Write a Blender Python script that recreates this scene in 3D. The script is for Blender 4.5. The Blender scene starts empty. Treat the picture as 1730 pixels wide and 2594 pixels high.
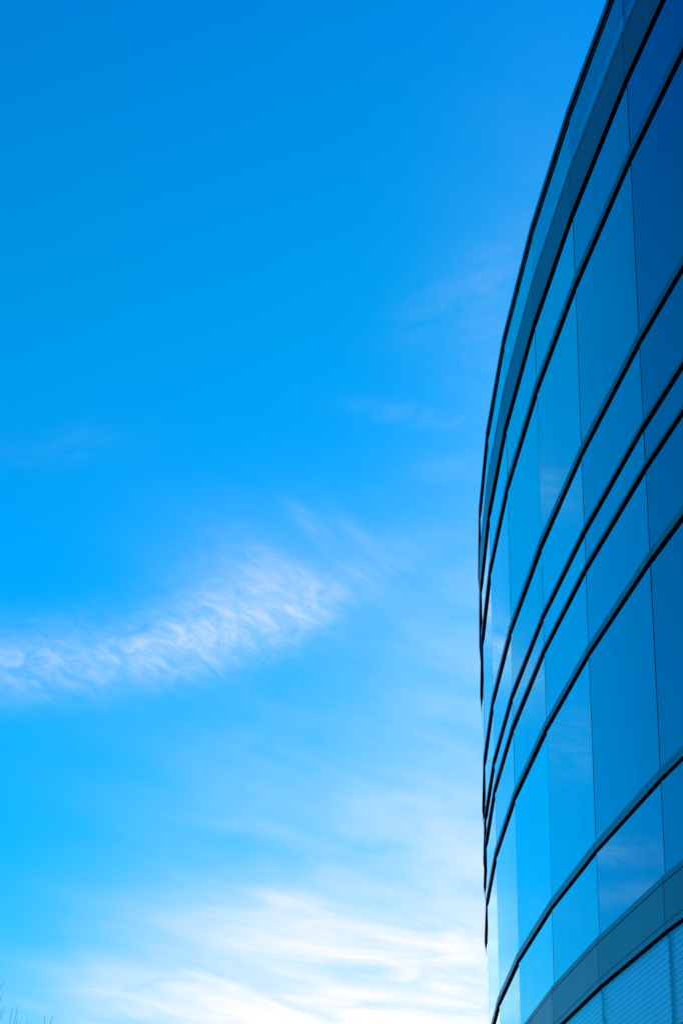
import bpy, bmesh, math, random
from mathutils import Vector, Matrix
random.seed(7)
sc = bpy.context.scene
COL = sc.collection
R = math.radians

# ------------------------------------------------------------------ materials
def new_mat(name):
    m = bpy.data.materials.new(name); m.use_nodes = True
    nt = m.node_tree; nt.nodes.clear()
    out = nt.nodes.new('ShaderNodeOutputMaterial')
    return m, nt, out

def N(nt, kind, **kw):
    n = nt.nodes.new(kind)
    for k, v in kw.items(): setattr(n, k, v)
    return n

def noise_bump(nt, scale, strength, dist, detail=1.0, stretch=(1, 1, 1)):
    tc = N(nt, 'ShaderNodeTexCoord'); mp = N(nt, 'ShaderNodeMapping')
    mp.inputs['Scale'].default_value = stretch
    nz = N(nt, 'ShaderNodeTexNoise')
    nz.inputs['Scale'].default_value = scale; nz.inputs['Detail'].default_value = detail
    b = N(nt, 'ShaderNodeBump'); b.inputs['Strength'].default_value = strength; b.inputs['Distance'].default_value = dist
    nt.links.new(tc.outputs['Object'], mp.inputs[0]); nt.links.new(mp.outputs[0], nz.inputs['Vector'])
    nt.links.new(nz.outputs['Fac'], b.inputs['Height'])
    return b, nz

def glass_mat(name, body, see_through, curve):
    """coated facade glass: Fresnel mirror over a dark body (or over a clear tinted pane)"""
    m, nt, out = new_mat(name)
    # reflectance of the coated pane against the cosine of the viewing angle; no coating on the inner face
    ge = N(nt, 'ShaderNodeNewGeometry'); dt = N(nt, 'ShaderNodeVectorMath', operation='DOT_PRODUCT')
    nt.links.new(ge.outputs['Incoming'], dt.inputs[0]); nt.links.new(ge.outputs['Normal'], dt.inputs[1])
    fr = N(nt, 'ShaderNodeValToRGB'); fe = fr.color_ramp
    while len(fe.elements) < len(curve): fe.elements.new(0.5)
    for e_, (p_, c_) in zip(fe.elements, curve): e_.position = p_; e_.color = (c_, c_, c_, 1)
    ab = N(nt, 'ShaderNodeMath', operation='ABSOLUTE'); nt.links.new(dt.outputs['Value'], ab.inputs[0]); nt.links.new(ab.outputs[0], fr.inputs[0])
    fb = N(nt, 'ShaderNodeMath', operation='SUBTRACT', use_clamp=True)
    nt.links.new(fr.outputs[0], fb.inputs[0]); nt.links.new(ge.outputs['Backfacing'], fb.inputs[1])
    gl = N(nt, 'ShaderNodeBsdfGlossy'); gl.inputs['Roughness'].default_value = 0.0
    b, nz = noise_bump(nt, 0.9, 0.25, 0.0022, 0.0, (1, 1, 0.6))
    nt.links.new(b.outputs[0], gl.inputs['Normal'])
    tr = N(nt, 'ShaderNodeValToRGB'); te = tr.color_ramp
    while len(te.elements) < len(TINT): te.elements.new(0.5)
    for e_, (p_, c_) in zip(te.elements, TINT): e_.position = p_; e_.color = (*c_, 1)
    nt.links.new(ab.outputs[0], tr.inputs[0]); nt.links.new(tr.outputs[0], gl.inputs['Color'])
    if see_through:
        base = N(nt, 'ShaderNodeBsdfTransparent'); base.inputs['Color'].default_value = (*body, 1)
    else:
        base = N(nt, 'ShaderNodeBsdfDiffuse'); base.inputs['Color'].default_value = (*body, 1)
    mx = N(nt, 'ShaderNodeMixShader')
    oi = N(nt, 'ShaderNodeObjectInfo'); pv = N(nt, 'ShaderNodeMapRange'); pv.inputs['To Min'].default_value = 0.95; pv.inputs['To Max'].default_value = 1.05
    nt.links.new(oi.outputs['Random'], pv.inputs['Value'])
    tcs = N(nt, 'ShaderNodeTexCoord'); mps = N(nt, 'ShaderNodeMapping'); mps.inputs['Scale'].default_value = (2.2, 2.2, 0.35)
    nzs = N(nt, 'ShaderNodeTexNoise'); nzs.inputs['Scale'].default_value = 1.6; nzs.inputs['Detail'].default_value = 5
    nt.links.new(tcs.outputs['Object'], mps.inputs[0]); nt.links.new(mps.outputs[0], nzs.inputs['Vector'])
    ds = N(nt, 'ShaderNodeMapRange'); ds.inputs['From Min'].default_value = 0.3; ds.inputs['From Max'].default_value = 0.7
    ds.inputs['To Min'].default_value = 0.972; ds.inputs['To Max'].default_value = 1.028; nt.links.new(nzs.outputs['Fac'], ds.inputs['Value'])
    m1 = N(nt, 'ShaderNodeMath', operation='MULTIPLY'); m2 = N(nt, 'ShaderNodeMath', operation='MULTIPLY', use_clamp=True)
    nt.links.new(fb.outputs[0], m1.inputs[0]); nt.links.new(pv.outputs[0], m1.inputs[1])
    nt.links.new(m1.outputs[0], m2.inputs[0]); nt.links.new(ds.outputs[0], m2.inputs[1])
    nt.links.new(m2.outputs[0], mx.inputs[0]); nt.links.new(base.outputs[0], mx.inputs[1]); nt.links.new(gl.outputs[0], mx.inputs[2])
    nt.links.new(mx.outputs[0], out.inputs[0])
    return m

def paint_mat(name, col, rough, var=0.15, scale=3.0, spec=0.5, stretch=(1, 1, 1)):
    m, nt, out = new_mat(name)
    p = N(nt, 'ShaderNodeBsdfPrincipled')
    tc = N(nt, 'ShaderNodeTexCoord'); mp = N(nt, 'ShaderNodeMapping'); mp.inputs['Scale'].default_value = stretch
    nz = N(nt, 'ShaderNodeTexNoise'); nz.inputs['Scale'].default_value = scale; nz.inputs['Detail'].default_value = 5
    nt.links.new(tc.outputs['Object'], mp.inputs[0]); nt.links.new(mp.outputs[0], nz.inputs['Vector'])
    cr = N(nt, 'ShaderNodeValToRGB')
    cr.color_ramp.elements[0].position = 0.3; cr.color_ramp.elements[1].position = 0.7
    cr.color_ramp.elements[0].color = (*[c * (1 - var) for c in col], 1)
    cr.color_ramp.elements[1].color = (*[c * (1 + var) for c in col], 1)
    nt.links.new(nz.outputs['Fac'], cr.inputs[0]); nt.links.new(cr.outputs[0], p.inputs['Base Color'])
    rm = N(nt, 'ShaderNodeMapRange'); rm.inputs['To Min'].default_value = rough * 0.85; rm.inputs['To Max'].default_value = rough * 1.15
    nt.links.new(nz.outputs['Fac'], rm.inputs['Value']); nt.links.new(rm.outputs[0], p.inputs['Roughness'])
    p.inputs['Specular IOR Level'].default_value = spec
    nt.links.new(p.outputs[0], out.inputs[0])
    return m

TINT = [(0, (0.8, 1.0, 0.98)), (0.12, (0.5, 1.0, 0.95)), (0.18, (0.4, 0.98, 0.97)), (0.24, (0.4, 0.88, 1.0)), (0.4, (0.4, 0.8, 1.0))]
COAT = [(0, 1.0), (0.07, 0.93), (0.12, 0.84), (0.17, 0.78), (0.21, 0.60), (0.24, 0.48), (0.28, 0.40), (0.5, 0.24), (1, 0.15)]
PLAIN = [(0, 1.0), (0.05, 0.80), (0.10, 0.62), (0.17, 0.45), (0.24, 0.32), (0.34, 0.16), (0.5, 0.06), (1, 0.04)]
M_GLASS = glass_mat('facade_glass', (0.0006, 0.003, 0.012), False, COAT)
M_TOP = glass_mat('parapet_glass', (0.74, 0.94, 0.97), True, [(0, 1), (0.07, .88), (0.12, .78), (0.17, .66), (0.21, .54), (0.24, .46), (0.28, .40), (0.5, .15), (1, .06)])
M_CLEAR = glass_mat('clear_glass', (0.74, 0.92, 0.97), True, PLAIN)
M_PANEL = paint_mat('panel_paint', (0.004, 0.045, 0.060), 0.30, 0.2, 1.6, 0.5, (1, 1, 0.35))
M_LEDGE = paint_mat('ledge_paint', (0.004, 0.055, 0.085), 0.32, 0.15, 2.5, 0.5)
M_BLACK = paint_mat('black_gasket', (0.0012, 0.0012, 0.0018), 0.85, 0.1, 8, 0.05)
M_CORE = paint_mat('dark_core', (0.003, 0.004, 0.006), 0.9, 0.1, 2, 0.05)
M_MULL = paint_mat('mullion_metal', (0.003, 0.004, 0.012), 0.6, 0.1, 5, 0.2)
M_TEAL = paint_mat('backing_paint', (0.05, 0.50, 0.54), 0.6, 0.2, 1.2, 0.3)
M_STREAK = paint_mat('streak_bar_paint', (0.06, 0.62, 0.70), 0.5, 0.1, 5, 0.5)
M_TRIM = paint_mat('trim_metal', (0.10, 0.12, 0.15), 0.4, 0.1, 5, 0.5)
M_SLAT = paint_mat('blind_slat', (0.80, 0.84, 0.84), 0.55, 0.04, 2.0, 0.4)
M_ROOF = paint_mat('roof_membrane', (0.25, 0.25, 0.26), 0.8, 0.2, 0.5, 0.3)
M_CONC = paint_mat('plinth_concrete', (0.28, 0.28, 0.27), 0.85, 0.2, 1.5, 0.3)
M_BARK = paint_mat('bark', (0.045, 0.11, 0.11), 0.85, 0.35, 9, 0.2, (1, 1, 0.2))
M_GRND = paint_mat('asphalt', (0.05, 0.05, 0.052), 0.9, 0.35, 1.2, 0.3)

# ------------------------------------------------------------------ mesh helpers
class MB:
    def __init__(self): self.v = []; self.f = []; self.m = []
    def quad(self, a, b, c, d, mi=0):
        k = len(self.v); self.v += [a, b, c, d]; self.f.append((k, k+1, k+2, k+3)); self.m.append(mi)
    def hexa(self, lo, hi, mi=0, mis=None):
        """lo, hi: 4 points each, counter-clockwise seen from above; mis: materials of (bottom, top, s0, s1, s2, s3)"""
        k = len(self.v); self.v += list(lo) + list(hi)
        fs = [(k+3, k+2, k+1, k), (k+4, k+5, k+6, k+7)] + [(k+i, k+(i+1) % 4, k+4+(i+1) % 4, k+4+i) for i in range(4)]
        self.f += fs; self.m += list(mis) if mis else [mi]*6
    def tube(self, pts, rad, n=6, mi=0):
        rings = []
        for i, p in enumerate(pts):
            d = (pts[min(i+1, len(pts)-1)] - pts[max(i-1, 0)]).normalized()
            u = d.cross(Vector((0.31, 0.87, 0.38))); u.normalize(); w = d.cross(u)
            k = len(self.v)
            for q in range(n):
                a = 2*math.pi*q/n
                self.v.append(p + (u*math.cos(a) + w*math.sin(a))*rad[i])
            rings.append(k)
        for a, b in zip(rings, rings[1:]):
            for q in range(n):
                self.f.append((a+q, a+(q+1) % n, b+(q+1) % n, b+q)); self.m.append(mi)
        k = rings[-1]; self.f.append(tuple(k+q for q in range(n))); self.m.append(mi)
        k = rings[0]; self.f.append(tuple(k+n-1-q for q in range(n))); self.m.append(mi)
    def build(self, name, mats, parent=None, smooth=False):
        me = bpy.data.meshes.new(name)
        off = Vector(parent_origin(parent))
        me.from_pydata([tuple(Vector(v)-off) for v in self.v], [], self.f)
        for m in (mats if isinstance(mats, (list, tuple)) else [mats]): me.materials.append(m)
        me.polygons.foreach_set('material_index', self.m)
        if smooth: me.polygons.foreach_set('use_smooth', [True]*len(self.f))
        me.update()
        o = bpy.data.objects.new(name, me); COL.objects.link(o)
        if parent: o.parent = parent
        return o

def parent_origin(p):
    v = Vector((0, 0, 0))
    while p is not None:
        v += p.location; p = p.parent
    return v

def empty(name, loc, label, cat):
    o = bpy.data.objects.new(name, None); COL.objects.link(o); o.location = loc
    o.empty_display_size = 0.5
    o['label'] = label; o['category'] = cat
    return o

# ------------------------------------------------------------------ camera (eye 1.6 m above the ground)
EYE = 1.6
FPX, PITCH, ROLL = 5709.565, 0.381500, 0.0060288
cp, sp, cr_, sr_ = math.cos(PITCH), math.sin(PITCH), math.cos(ROLL), math.sin(ROLL)
W2C = Matrix(((cr_, 0, sr_), (0, 1, 0), (-sr_, 0, cr_))) @ Matrix(((1, 0, 0), (0, cp, sp), (0, -sp, cp)))
cam = bpy.data.cameras.new('camera'); camo = bpy.data.objects.new('camera', cam); COL.objects.link(camo)
rx, fw, up = W2C[0], W2C[1], W2C[2]
camo.matrix_world = Matrix(((rx[0], up[0], -fw[0], 0), (rx[1], up[1], -fw[1], 0), (rx[2], up[2], -fw[2], EYE), (0, 0, 0, 1)))
cam.sensor_fit = 'VERTICAL'; cam.sensor_height = 36.0; cam.lens = FPX/2594*36.0
cam.clip_start = 0.1; cam.clip_end = 20000
sc.camera = camo

# ------------------------------------------------------------------ facade plan: straight glass bays on a convex curve
P = [Vector(p) for p in ((2.4922, 17.049), (2.2484, 19.4402), (2.0719, 21.8355), (1.9546, 24.5749), (1.9299, 27.3351), (1.9931, 30.0949))]
NB, NF = 9, 16
a = R(-5.82)
for i in range(NB):
    a -= R(1.68); P.insert(0, P[0] - Vector((math.sin(a), math.cos(a)))*2.40)
a = R(1.312)
for i in range(NF):
    a += R(1.8); P.append(P[-1] + Vector((math.sin(a), math.cos(a)))*2.76)
J1 = NB                      # index of the first joint that is seen in the photograph
nfac = len(P)-1
DIR = [(P[i+1]-P[i]).normalized() for i in range(nfac)]
NRM = [Vector((-d.y, d.x)) for d in DIR]          # outward, towards the street

def at(i, t, d):
    """point on bay i, t metres from its near joint, d metres outside the glass"""
    return P[i] + DIR[i]*t + NRM[i]*d
def LEN(i): return (P[i+1]-P[i]).length
def mitre(j, d):
    if j == 0: return P[0] + NRM[0]*d
    if j == nfac: return P[-1] + NRM[-1]*d
    b = (NRM[j-1]+NRM[j]).normalized()
    return P[j] + b*(d/b.dot(NRM[j]))
def v3(p, z): return Vector((p.x, p.y, z+EYE))

building = empty('glass_office_building', (P[J1].x+12, P[J1].y, 0), 'tall curved office building clad in blue mirror glass with black horizontal ledges', 'building')

DP = 0.021
#        glass z   face bottom  face top  kind
BANDS = [('A', 12.028, 0.066, 0.1285, 'coping'),
         ('B', 10.932, 0.035, 0.551, 'panel'),
         ('C', 10.129, 0.035, 0.118, 'ledge'),
         ('D', 8.351, 0.036, 0.107, 'ledge'),
         ('E', 7.576, 0.034, 0.073, 'ledge'),
         ('F', 7.203, 0.037, 0.076, 'ledge'),
         ('G', 6.391, 0.031, 0.100, 'ledge'),
         ('H', 4.584, 0.022, 0.097, 'ledge'),
         ('I', 3.405, 0.026, 0.448, 'panel'),
         ('J', 2.590, 0.035, 0.105, 'ledge'),
         ('K', 0.820, 0.036, 0.107, 'ledge'),
         ('L', 0.050, 0.034, 0.073, 'ledge'),
         ('M', -0.320, 0.037, 0.076, 'ledge')]

def seg(mb, i, d0, d1, z0, z1, gap, mis=None, mi=0):
    """box along bay i between the mitres, from depth d0 (inner) to d1 (outer)"""
    g = DIR[i]*gap
    a0, a1 = mitre(i, d1)+g, mitre(i+1, d1)-g
    b1, b0 = mitre(i+1, d0)-g, mitre(i, d0)+g
    pts = [a0, b0, b1, a1]                            # counter-clockwise from above: outer-near, inner-near, inner-far, outer-far
    mb.hexa([v3(p, z0) for p in pts], [v3(p, z1) for p in pts], mi, mis)

for name, zk, zb, zt, kind in BANDS:
    if kind == 'panel':
        # dark backing, then lower strip, face panels, upper strip, all with fine joints
        mb = MB()
        for i in range(nfac): seg(mb, i, -0.05, DP-0.012, zk+zb+0.002, zk+zt-0.002, 0.0, mi=0)
        for i in range(nfac): seg(mb, i, -0.05, DP+0.001, zk+zb-0.004, zk+zb+0.001, 0.0, mi=0)
        mb.build('panel_backing', M_BLACK, building)
        lo, hi = MB(), MB()
        for i in range(nfac):
            seg(lo, i, DP-0.011, DP, zk+zb+0.002, zk+zb+0.053, 0.006)
            seg(hi, i, DP-0.011, DP, zk+zt-0.050, zk+zt, 0.006)
        lo.build('lower_trim', M_LEDGE, building); hi.build('upper_trim', M_LEDGE, building)
        rest = MB()
        for i in range(nfac):
            vis = J1-1 <= i <= J1+7
            mb = MB() if vis else rest
            seg(mb, i, DP-0.011, DP-0.001, zk+zb+0.0600, zk+zt-0.0575, 0.007)
            if vis: mb.build('spandrel_panel', M_PANEL, building)
        o = rest.build('spandrel_panel', M_PANEL, building); o['kind'] = 'stuff'
    else:
        mb = MB()
        for i in range(nfac):
            # face plates with a black underside; a black core shows in the joints
            seg(mb, i, -0.04, DP-0.004, zk+zb+0.001, zk+zt-0.001, 0.0, mi=1)
            seg(mb, i, DP-0.0035, DP, zk+zb, zk+zt, 0.005, mis=(1, 0, 0, 0, 0, 0))
            if kind == 'coping':
                seg(mb, i, -0.40, DP, zk+zt+0.001, zk+zt+0.006, 0.0, mi=0)
        mb.build('coping' if kind == 'coping' else 'ledge', [M_LEDGE, M_BLACK], building)
        if kind == 'coping':
            mb = MB()
            for i in range(nfac): seg(mb, i, 0.002, 0.005, zk+0.020, zk+0.027, 0.0)
            mb.build('drip_trim', M_TRIM, building)
            mb = MB()
            for i in range(nfac): seg(mb, i, -0.02, 0.004, zk-0.004, zk+0.012, 0.0)
            for i in range(nfac): seg(mb, i, -0.02, 0.0015, zk+0.012, zk+0.066, 0.0)
            mb.build('coping_gasket', M_BLACK, building)

# rows of panes between the bands
BD = {b[0]: b for b in BANDS}
rows = []
for (n0, z0, b0, t0, k0), (n1, z1, b1, t1, k1) in zip(BANDS, BANDS[1:]):
    ztop = z0 + b0 - 0.001 if n0 != 'A' else z0 - 0.005
    rows.append((n0, z1+t1+0.0005, ztop))
rest = MB()
for r, (n0, zlo, zhi) in enumerate(rows):
    for i in range(nfac):
        L = LEN(i); g = 0.0125
        vis = r <= 8 and J1-1 <= i <= J1+6
        mb = MB() if vis else rest
        tx, tz = random.uniform(-0.0012, 0.0012), random.uniform(-0.0012, 0.0012)   # panes never sit perfectly in plane
        if not vis: tx = tz = 0
        o0, o1 = tx*L*0.5, tz*(zhi-zlo)*0.5
        def c(t, s, ex, z, up_): return v3(at(i, t, ex + s*o0 + up_*o1 - abs(o0) - abs(o1)), z)
        lo = [c(g, -1, 0, zlo, -1), c(g, -1, -0.016, zlo, -1), c(L-g, 1, -0.016, zlo, -1), c(L-g, 1, 0, zlo, -1)]
        hi = [c(g, -1, 0, zhi, 1), c(g, -1, -0.016, zhi, 1), c(L-g, 1, -0.016, zhi, 1), c(L-g, 1, 0, zhi, 1)]
        mb.hexa(lo, hi)
        if vis:
            clear = r in (0, 8)
            w = mb.build('window', M_TOP if r == 0 else M_CLEAR if clear else M_GLASS, building)
            if r == 8 and i <= J1+4:
                sl = MB(); z = zhi-0.03
                ta = R(79)
                while z > zlo+0.01:
                    # outer edge low, crowned upwards
                    prof = []
                    for q in range(5):
                        t = q/4-0.5; x_ = t*0.052; y_ = 0.005*(1-4*t*t)
                        prof.append((-0.045 - (x_*math.cos(ta) - y_*math.sin(ta)), x_*math.sin(ta) + y_*math.cos(ta)))
                    for (d0, h0), (d1, h1) in zip(prof, prof[1:]):
                        lo = [v3(at(i, 0.003, d0), z+h0), v3(at(i, 0.003, d1), z+h1), v3(at(i, L-0.003, d1), z+h1), v3(at(i, L-0.003, d0), z+h0)]
                        sl.quad(lo[3], lo[2], lo[1], lo[0])
                    z -= 0.0465
                sl.build('window_blind', M_SLAT, w, True)
o = rest.build('window', M_GLASS, building); o['kind'] = 'stuff'

# behind the top row: teal backing and added pale bars imitating the bright streak in the glass
mb = MB()
for i in range(nfac): seg(mb, i, -0.16, -0.14, BD['B'][1]+0.40, BD['A'][1]+0.02, 0.0)
mb.build('parapet_backing', M_TEAL, building)
mb = MB()
for i in range(J1-2, J1+8):
    L = LEN(i)
    for t0, t1 in ((0.10, 0.42), (0.47, 0.93)):
        q = [at(i, L*t0, -0.055), at(i, L*t0, -0.075), at(i, L*t1, -0.075), at(i, L*t1, -0.055)]
        mb.hexa([v3(p, 11.765) for p in q], [v3(p, 11.80) for p in q])
mb.build('parapet_streak_bar', M_STREAK, building)

# mullions behind the joints between panes
rest = MB()
for j in range(nfac+1):
    vis = J1-1 <= j <= J1+7
    mb = MB() if vis else rest
    i = min(j, nfac-1); n_ = (NRM[max(j-1, 0)]+NRM[i]).normalized(); t_ = Vector((n_.y, -n_.x))
    q = [P[j]-t_*0.015-n_*0.022, P[j]-t_*0.015-n_*0.027, P[j]+t_*0.015-n_*0.027, P[j]+t_*0.015-n_*0.022]
    sl_ = [P[j]-t_*0.012-n_*0.006, P[j]-t_*0.012-n_*0.021, P[j]+t_*0.012-n_*0.021, P[j]+t_*0.012-n_*0.006]
    mb.hexa([v3(p, -0.3) for p in q], [v3(p, 12.02) for p in q])
    mb.hexa([v3(p, -0.3) for p in sl_], [v3(p, 12.02) for p in sl_])
    if vis: mb.build('mullion', M_MULL, building)
o = rest.build('mullion', M_MULL, building); o['kind'] = 'stuff'

# solid core with roof, and the plinth down to the ground
def prism(mb, ring, z0, z1, mis):
    n = len(ring); k = len(mb.v)
    mb.v += [v3(p, z0) for p in ring] + [v3(p, z1) for p in ring]
    mb.f.append(tuple(k+n-1-q for q in range(n))); mb.m.append(mis[0])
    mb.f.append(tuple(k+n+q for q in range(n))); mb.m.append(mis[1])
    for q in range(n):
        mb.f.append((k+q, k+(q+1) % n, k+n+(q+1) % n, k+n+q)); mb.m.append(mis[0])
ring = [mitre(j, -0.32) for j in range(nfac+1)]
ring = [Vector((38, ring[0].y)), ] + ring + [Vector((38, ring[-1].y))]
mb = MB(); prism(mb, list(reversed(ring)), -1.59, 12.12, (0, 1)); mb.build('wall', [M_CORE, M_ROOF], building)
mb = MB()
for i in range(nfac): seg(mb, i, -0.30, -0.01, -1.6, -0.285, 0.0)
mb.build('plinth', M_CONC, building)

# small wire clip on a ledge far along the curve
mb = MB()
e = v3(mitre(J1+5, DP), 7.612)
s = Vector((0.05, 0, 0))
mb.tube([e+Vector((-0.018, -0.03, -0.012)), e+Vector((0, -0.03, 0.012)), e+Vector((0.018, -0.03, -0.012))], [0.0025]*3, 5)
mb.build('clip', M_BLACK, building)

# ------------------------------------------------------------------ bare tree at the left edge
TY = 50.0
tb = Vector((-9.15, TY, 0))
tree = empty('bare_tree', tb, 'leafless tree with thin bare twigs at the lower left edge under the sky', 'tree')
def sky_pt(u, v, dist):
    """twig tip: seen at this bearing and height, dist metres away"""
    r = W2C.transposed() @ Vector(((u-865)/FPX, 1, -(v-1297)/FPX))
    r = r/math.hypot(r.x, r.y)
    return Vector((r.x*dist, r.y*dist, r.z*dist+EYE))
def bez(p0, p1, p2, n=7):
    return [p0*(1-t)**2 + p1*2*t*(1-t) + p2*t*t for t in [k/(n-1) for k in range(n)]]
mb = MB()
tp = [Vector((tb.x+0.05*math.sin(z*1.1), tb.y+0.05*math.cos(z*0.9), z)) for z in (0, 0.25, 1, 2, 3.2, 4.4, 5.6, 6.6)]
mb.tube(tp, [0.21, 0.165, 0.15, 0.135, 0.115, 0.09, 0.065, 0.04], 10)
mb.build('trunk', M_BARK, tree, True)
rng = random.Random(11)
limbs = []
for k in range(11):
    z0 = 2.4 + 0.38*k; base = Vector((tb.x, tb.y, z0)); ang = k*2.4 + 0.4
    ln = 2.3 - 0.13*k
    end = base + Vector((math.cos(ang)*ln*0.75, math.sin(ang)*ln*0.75, 1.6+0.12*(10-k)+0.5))
    mid = base + Vector((math.cos(ang)*ln*0.55, math.sin(ang)*ln*0.55, 0.55))
    pts = bez(base, mid, end, 9)
    r0 = 0.055-0.003*k
    b = MB(); b.tube(pts, [r0*(1-0.8*q/8) for q in range(9)], 7)
    limbs.append((pts, r0, b))
twigs = MB()
# the twigs whose tips show in the photograph: (tip u, v, foot u, v)
TIPS = [(12.4, 2486, -30, 2548), (9.6, 2513, -14, 2570), (12.6, 2546, -30, 2620), (13.4, 2560, -20, 2600), (7.3, 2575, -16, 2600),
        (31, 2555, 18, 2640), (46.5, 2545, 26, 2640), (46, 2577, 34, 2620), (68.9, 2584.5, 72, 2640), (51, 2590, 52, 2640),
        (77.5, 2590, 82, 2640), (115.2, 2573, 106, 2650), (135, 2571, 114, 2640)]
for u, v, u0, v0 in TIPS:
    d = TY + rng.uniform(-0.9, 0.9)
    tip, foot = sky_pt(u, v, d), sky_pt(u0, v0, d*0.999)
    lp = min((q for L_ in limbs for q in L_[0][3:]), key=lambda q: (q-foot).length + (2.5 if q.z > foot.z-0.2 else 0))
    bend = foot + (foot-tip)*0.55; bend.z = min(bend.z, foot.z-0.15)
    pts = bez(lp, bend, foot, 6)[:-1] + bez(foot, foot.lerp(tip, 0.5)+Vector((0.02 if u > u0 else -0.02, 0, -0.01))*0.8, tip, 5)
    n = len(pts); twigs.tube(pts, [0.0095-0.006*q/(n-1) for q in range(n)], 5)
# the rest of the crown
for pts, r0, b in limbs:
    for q in range(2, 9):
        for s in range(3):
            p = pts[q]; ang = rng.uniform(0, 6.28); ln = rng.uniform(0.5, 1.0)
            out = (p-Vector((tb.x, tb.y, p.z))); out = out.normalized() if out.length > 0.1 else Vector((1, 0, 0))
            e = p + Vector((math.cos(ang)*0.45, math.sin(ang)*0.45, rng.uniform(0.35, 0.9)))*ln + out*0.25*ln
            # keep the crown below the tips listed above
            lim = EYE + math.hypot(e.x, e.y)*math.tan(R(8.85 if math.degrees(math.atan2(e.x, e.y)) > -9.6 else 10.2))
            if e.z > lim: e.z = lim - rng.uniform(0, 0.3)
            tw = bez(p, p.lerp(e, 0.5)+Vector((0, 0, -0.06)), e, 5)
            twigs.tube(tw, [0.013-0.0018*k for k in range(5)], 5)
            for w in range(2):
                p2 = tw[2+w]; e2 = p2 + Vector((rng.uniform(-.3, .3), rng.uniform(-.3, .3), rng.uniform(0.05, 0.4)))
                if e2.z > lim: e2.z = lim
                twigs.tube([p2, p2.lerp(e2, 0.5)+Vector((0, 0, -0.02)), e2], [0.008, 0.006, 0.004], 4)
for pts, r0, b in limbs: b.build('limb', M_BARK, tree, True)
twigs.build('crown', M_BARK, tree, True)

# ------------------------------------------------------------------ ground
mb = MB(); S = 6000
mb.quad(Vector((-S, -S, 0)), Vector((S, -S, 0)), Vector((S, S, 0)), Vector((-S, S, 0)))
g = mb.build('ground', M_GRND); g['kind'] = 'structure'

# ------------------------------------------------------------------ sky and sun
SUN_EL, SUN_AZ = R(30), R(62)
sun = bpy.data.lights.new('sun', 'SUN'); sun.energy = 3.0; sun.angle = R(0.5); sun.color = (1, 0.95, 0.87)
so = bpy.data.objects.new('sun', sun); COL.objects.link(so)
sd = Vector((math.sin(SUN_AZ)*math.cos(SUN_EL), math.cos(SUN_AZ)*math.cos(SUN_EL), math.sin(SUN_EL)))
so.rotation_euler = sd.to_track_quat('Z', 'Y').to_euler(); so.location = (60, 40, 60)

wd = bpy.data.worlds.new('World'); sc.world = wd; wd.use_nodes = True
nt = wd.node_tree; nt.nodes.clear()
LK = nt.links.new
def val(x):
    if isinstance(x, (int, float)):
        n = N(nt, 'ShaderNodeValue'); n.outputs[0].default_value = x; return n.outputs[0]
    return x
def mth(op, a_, b_=None, c_=None, clamp=False):
    n = N(nt, 'ShaderNodeMath', operation=op, use_clamp=clamp)
    for k, x in enumerate((a_, b_, c_)):
        if x is None: continue
        if isinstance(x, (int, float)): n.inputs[k].default_value = x
        else: LK(x, n.inputs[k])
    return n.outputs[0]
tc = N(nt, 'ShaderNodeTexCoord'); sx = N(nt, 'ShaderNodeSeparateXYZ'); LK(tc.outputs['Generated'], sx.inputs[0])
az = mth('MULTIPLY', mth('ARCTAN2', sx.outputs[0], sx.outputs[1]), 180/math.pi)
el = mth('MULTIPLY', mth('ARCSINE', sx.outputs[2]), 180/math.pi)
ae = N(nt, 'ShaderNodeCombineXYZ'); LK(az, ae.inputs[0]); LK(el, ae.inputs[1]); AE = ae.outputs[0]

def blob(x, y, a_, b_, rot, amp):
    """soft patch of sky centred on azimuth x, elevation y (degrees), half sizes a_, b_, turned by rot"""
    mp = N(nt, 'ShaderNodeMapping', vector_type='TEXTURE')
    mp.inputs['Location'].default_value = (x, y, 0); mp.inputs['Rotation'].default_value = (0, 0, R(rot)); mp.inputs['Scale'].default_value = (a_, b_, 1)
    LK(AE, mp.inputs[0])
    d = N(nt, 'ShaderNodeVectorMath', operation='DOT_PRODUCT'); LK(mp.outputs[0], d.inputs[0]); LK(mp.outputs[0], d.inputs[1])
    return mth('MULTIPLY', mth('POWER', 2.71828, mth('MULTIPLY', d.outputs['Value'], -1.0)), amp)
def add(xs):
    r = xs[0]
    for x in xs[1:]: r = mth('ADD', r, x)
    return r
def streaks(rot, lx, ly, detail, lo, hi, dist=0.6, seed=0.0, rough=0.55):
    """fibrous noise drawn out along one direction; lx, ly = size in degrees"""
    mp = N(nt, 'ShaderNodeMapping', vector_type='TEXTURE')
    mp.inputs['Rotation'].default_value = (0, 0, R(rot)); mp.inputs['Scale'].default_value = (lx, ly, 1); mp.inputs['Location'].default_value = (seed*3.1, seed*1.7, 0)
    LK(AE, mp.inputs[0])
    z = N(nt, 'ShaderNodeTexNoise'); z.inputs['Scale'].default_value = 1.0; z.inputs['Detail'].default_value = detail
    z.inputs['Distortion'].default_value = dist; z.inputs['Roughness'].default_value = rough
    LK(mp.outputs[0], z.inputs['Vector'])
    m = N(nt, 'ShaderNodeMapRange'); m.inputs['From Min'].default_value = 0.32; m.inputs['From Max'].default_value = 0.68
    m.inputs['To Min'].default_value = lo; m.inputs['To Max'].default_value = hi; m.clamp = False
    LK(z.outputs['Fac'], m.inputs['Value'])
    return mth('MAXIMUM', m.outputs[0], 0.0)

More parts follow.
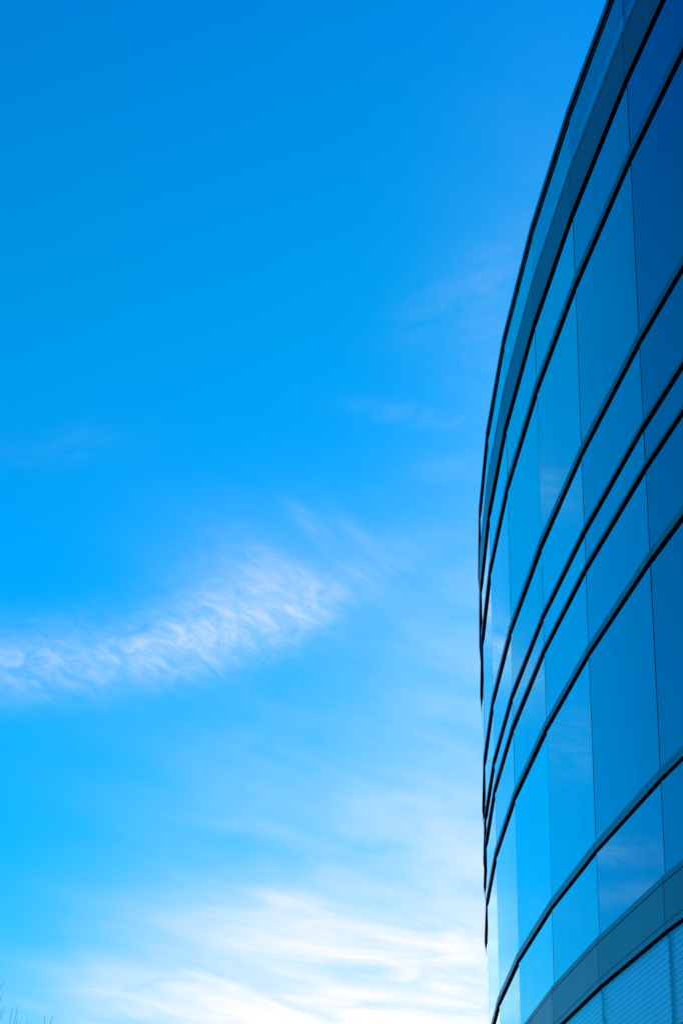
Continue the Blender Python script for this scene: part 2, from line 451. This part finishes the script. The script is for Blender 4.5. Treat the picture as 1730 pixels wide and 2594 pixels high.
# thin veil, thickening towards the horizon and towards the sun
veil = add([blob(6.0, 25.5, 2.6, 5.0, 0, 0.05), blob(4.5, 17.5, 3.6, 4.2, -10, 0.20), blob(4.2, 12.6, 3.4, 2.6, 0, 0.34), blob(-0.8, 14.2, 4.4, 2.4, -8, 0.17),
            blob(-1.6, 10.8, 4.6, 1.9, 0, 0.24), blob(-6.5, 9.0, 4.0, 1.6, 0, 0.08), blob(7, 21, 2.5, 3, 0, 0.05), blob(-1.0, 20.2, 3.5, 1.6, -10, 0.07)])
veil = mth('MULTIPLY', veil, streaks(-14, 3.4, 1.2, 4, 0.66, 1.34, 0.4, 1.0))
# feathery streak of cirrus: a soft band and finer fibres fanning off it
wisp = add([blob(-8.9, 17.7, 1.7, 0.85, 2, 0.12), blob(-6.0, 18.1, 2.4, 0.85, 8, 0.175), blob(-3.6, 18.6, 2.0, 0.80, 12, 0.20), blob(-2.4, 19.5, 1.7, 1.05, -10, 0.17),
            blob(-1.0, 19.3, 1.0, 0.40, 32, 0.10), blob(-1.3, 20.0, 1.5, 0.6, -34, 0.09)])
fan = add([blob(0.6, 20.2, 1.8, 0.65, 20, 0.08), blob(-0.7, 21.4, 0.9, 0.25, -42, 0.09), blob(0.3, 21.4, 0.9, 0.22, -38, 0.06), blob(-1.8, 20.4, 1.4, 0.5, -20, 0.06)])
fibre = streaks(-27, 1.1, 0.22, 8, 0.55, 1.5, 1.0, 2.0, 0.6)
clump = streaks(-10, 1.0, 0.62, 8, 0.0, 2.0, 1.3, 3.0, 0.6)
wisp = mth('ADD', mth('MULTIPLY', fan, streaks(-35, 1.6, 0.3, 6, 0.3, 1.7, 0.6, 8.0)), mth('MULTIPLY', wisp, mth('ADD', 0.50, mth('MULTIPLY', mth('MULTIPLY', fibre, clump), 0.60))))
# faint fibres beside the building's upper edge
cirr = add([blob(3.8, 27.6, 2.0, 0.7, 28, 0.035), blob(2.2, 24.3, 1.6, 0.26, -8, 0.035), blob(4.3, 26.0, 1.4, 1.0, 10, 0.02), blob(3.0, 23.0, 2.0, 0.35, 12, 0.02), blob(-7.5, 23.3, 2.0, 0.5, 10, 0.010)])
cirr = mth('MULTIPLY', cirr, streaks(14, 1.3, 0.42, 7, 0.15, 1.8, 0.7, 9.0, 0.6))
wisp = mth('ADD', wisp, cirr)
# white bank low over the horizon
bank = add([blob(-0.6, 9.0, 4.9, 1.3, -3, 0.92), blob(-1.8, 11.4, 3.2, 0.75, -6, 0.40), blob(2.4, 10.8, 3.4, 1.0, -8, 0.66), blob(-1.3, 12.1, 1.1, 0.22, -10, 0.36),
            blob(3.8, 12.4, 1.5, 1.4, 0, 0.22), blob(3.8, 8.8, 3.0, 1.5, 0, 0.40), blob(-4.4, 10.0, 2.0, 0.9, 0, 0.26)])
bank = mth('MULTIPLY', bank, mth('MULTIPLY', streaks(-8, 3.2, 0.62, 7, 0.58, 1.34, 0.9, 4.0, 0.5), streaks(-9, 2.2, 0.30, 5, 0.92, 1.08, 0.9, 10.0, 0.55)))
# more wisps round to the left, seen mirrored in the glass
side = add([blob(-14.0, 22.4, 0.9, 0.6, 30, 0.06), blob(-14.6, 15.9, 1.5, 0.8, 5, 0.055), blob(-18.8, 13.2, 1.4, 0.30, 4, 0.11), blob(-19.4, 12.2, 0.9, 0.25, -4, 0.10), blob(-18.0, 12.1, 0.7, 0.2, 4, 0.10),
            blob(-12, 11.8, 2.2, 0.5, 0, 0.04)])
side = mth('MULTIPLY', side, streaks(8, 1.0, 0.32, 7, 0.2, 1.75, 0.8, 5.0, 0.6))
far = mth('MULTIPLY', streaks(-6, 14, 4, 6, -0.25, 0.5, 0.5, 6.0), 0.35)      # the sky all round, away from the view
amask = N(nt, 'ShaderNodeMapRange'); amask.interpolation_type = 'SMOOTHSTEP'
amask.inputs['From Min'].default_value = 28; amask.inputs['From Max'].default_value = 60
LK(mth('ABSOLUTE', az), amask.inputs['Value'])
far = mth('MULTIPLY', far, amask.outputs[0])
def screen(a_, b_): return mth('SUBTRACT', 1.0, mth('MULTIPLY', mth('SUBTRACT', 1.0, a_, clamp=True), mth('SUBTRACT', 1.0, b_, clamp=True)))
cover = screen(screen(veil, wisp), screen(bank, screen(side, far)))

sk = N(nt, 'ShaderNodeTexSky', sky_type='NISHITA', sun_disc=False, sun_elevation=SUN_EL, sun_rotation=SUN_AZ)
sk.air_density = 1.0; sk.dust_density = 0.6; sk.ozone_density = 2.0
STR = 0.1
grade = N(nt, 'ShaderNodeValToRGB'); gr = grade.color_ramp
LK(mth('DIVIDE', el, 60.0, clamp=True), grade.inputs[0])
stops = [(0.0, (0.30, 1.30, 1.7)), (9/60, (0.09, 1.36, 2.1)), (12/60, (0.0, 1.39, 2.35)), (19/60, (0.0, 1.48, 2.40)), (27/60, (0.0, 1.42, 2.15)), (35/60, (0.0, 1.20, 2.14)), (1.0, (0.0, 1.05, 1.95))]
while len(gr.elements) < len(stops): gr.elements.new(0.5)
for e_, (p_, c_) in zip(gr.elements, stops): e_.position = p_; e_.color = (*c_, 1)
mul = N(nt, 'ShaderNodeMixRGB', blend_type='MULTIPLY'); mul.inputs[0].default_value = 1
LK(sk.outputs[0], mul.inputs[1]); LK(grade.outputs[0], mul.inputs[2])
deep = N(nt, 'ShaderNodeMixRGB', blend_type='MULTIPLY'); LK(blob(-30, 36, 12, 11, 0, 0.9), deep.inputs[0]); LK(mul.outputs[0], deep.inputs[1])
deep.inputs[2].default_value = (0.3, 0.55, 0.80, 1)
mix = N(nt, 'ShaderNodeMixRGB'); LK(cover, mix.inputs[0]); LK(deep.outputs[0], mix.inputs[1])
mix.inputs[2].default_value = (1.02/STR, 1.0/STR, 1.05/STR, 1)
bg = N(nt, 'ShaderNodeBackground'); bg.inputs['Strength'].default_value = STR
LK(mix.outputs[0], bg.inputs['Color'])
wo = N(nt, 'ShaderNodeOutputWorld'); LK(bg.outputs[0], wo.inputs[0])

# ------------------------------------------------------------------ render settings
sc.render.engine = 'CYCLES'
sc.cycles.max_bounces = 8; sc.cycles.transparent_max_bounces = 12; sc.cycles.glossy_bounces = 5
sc.view_settings.view_transform = 'Standard'; sc.view_settings.look = 'None'
sc.view_settings.exposure = 0; sc.view_settings.gamma = 1
sc.render.film_transparent = False
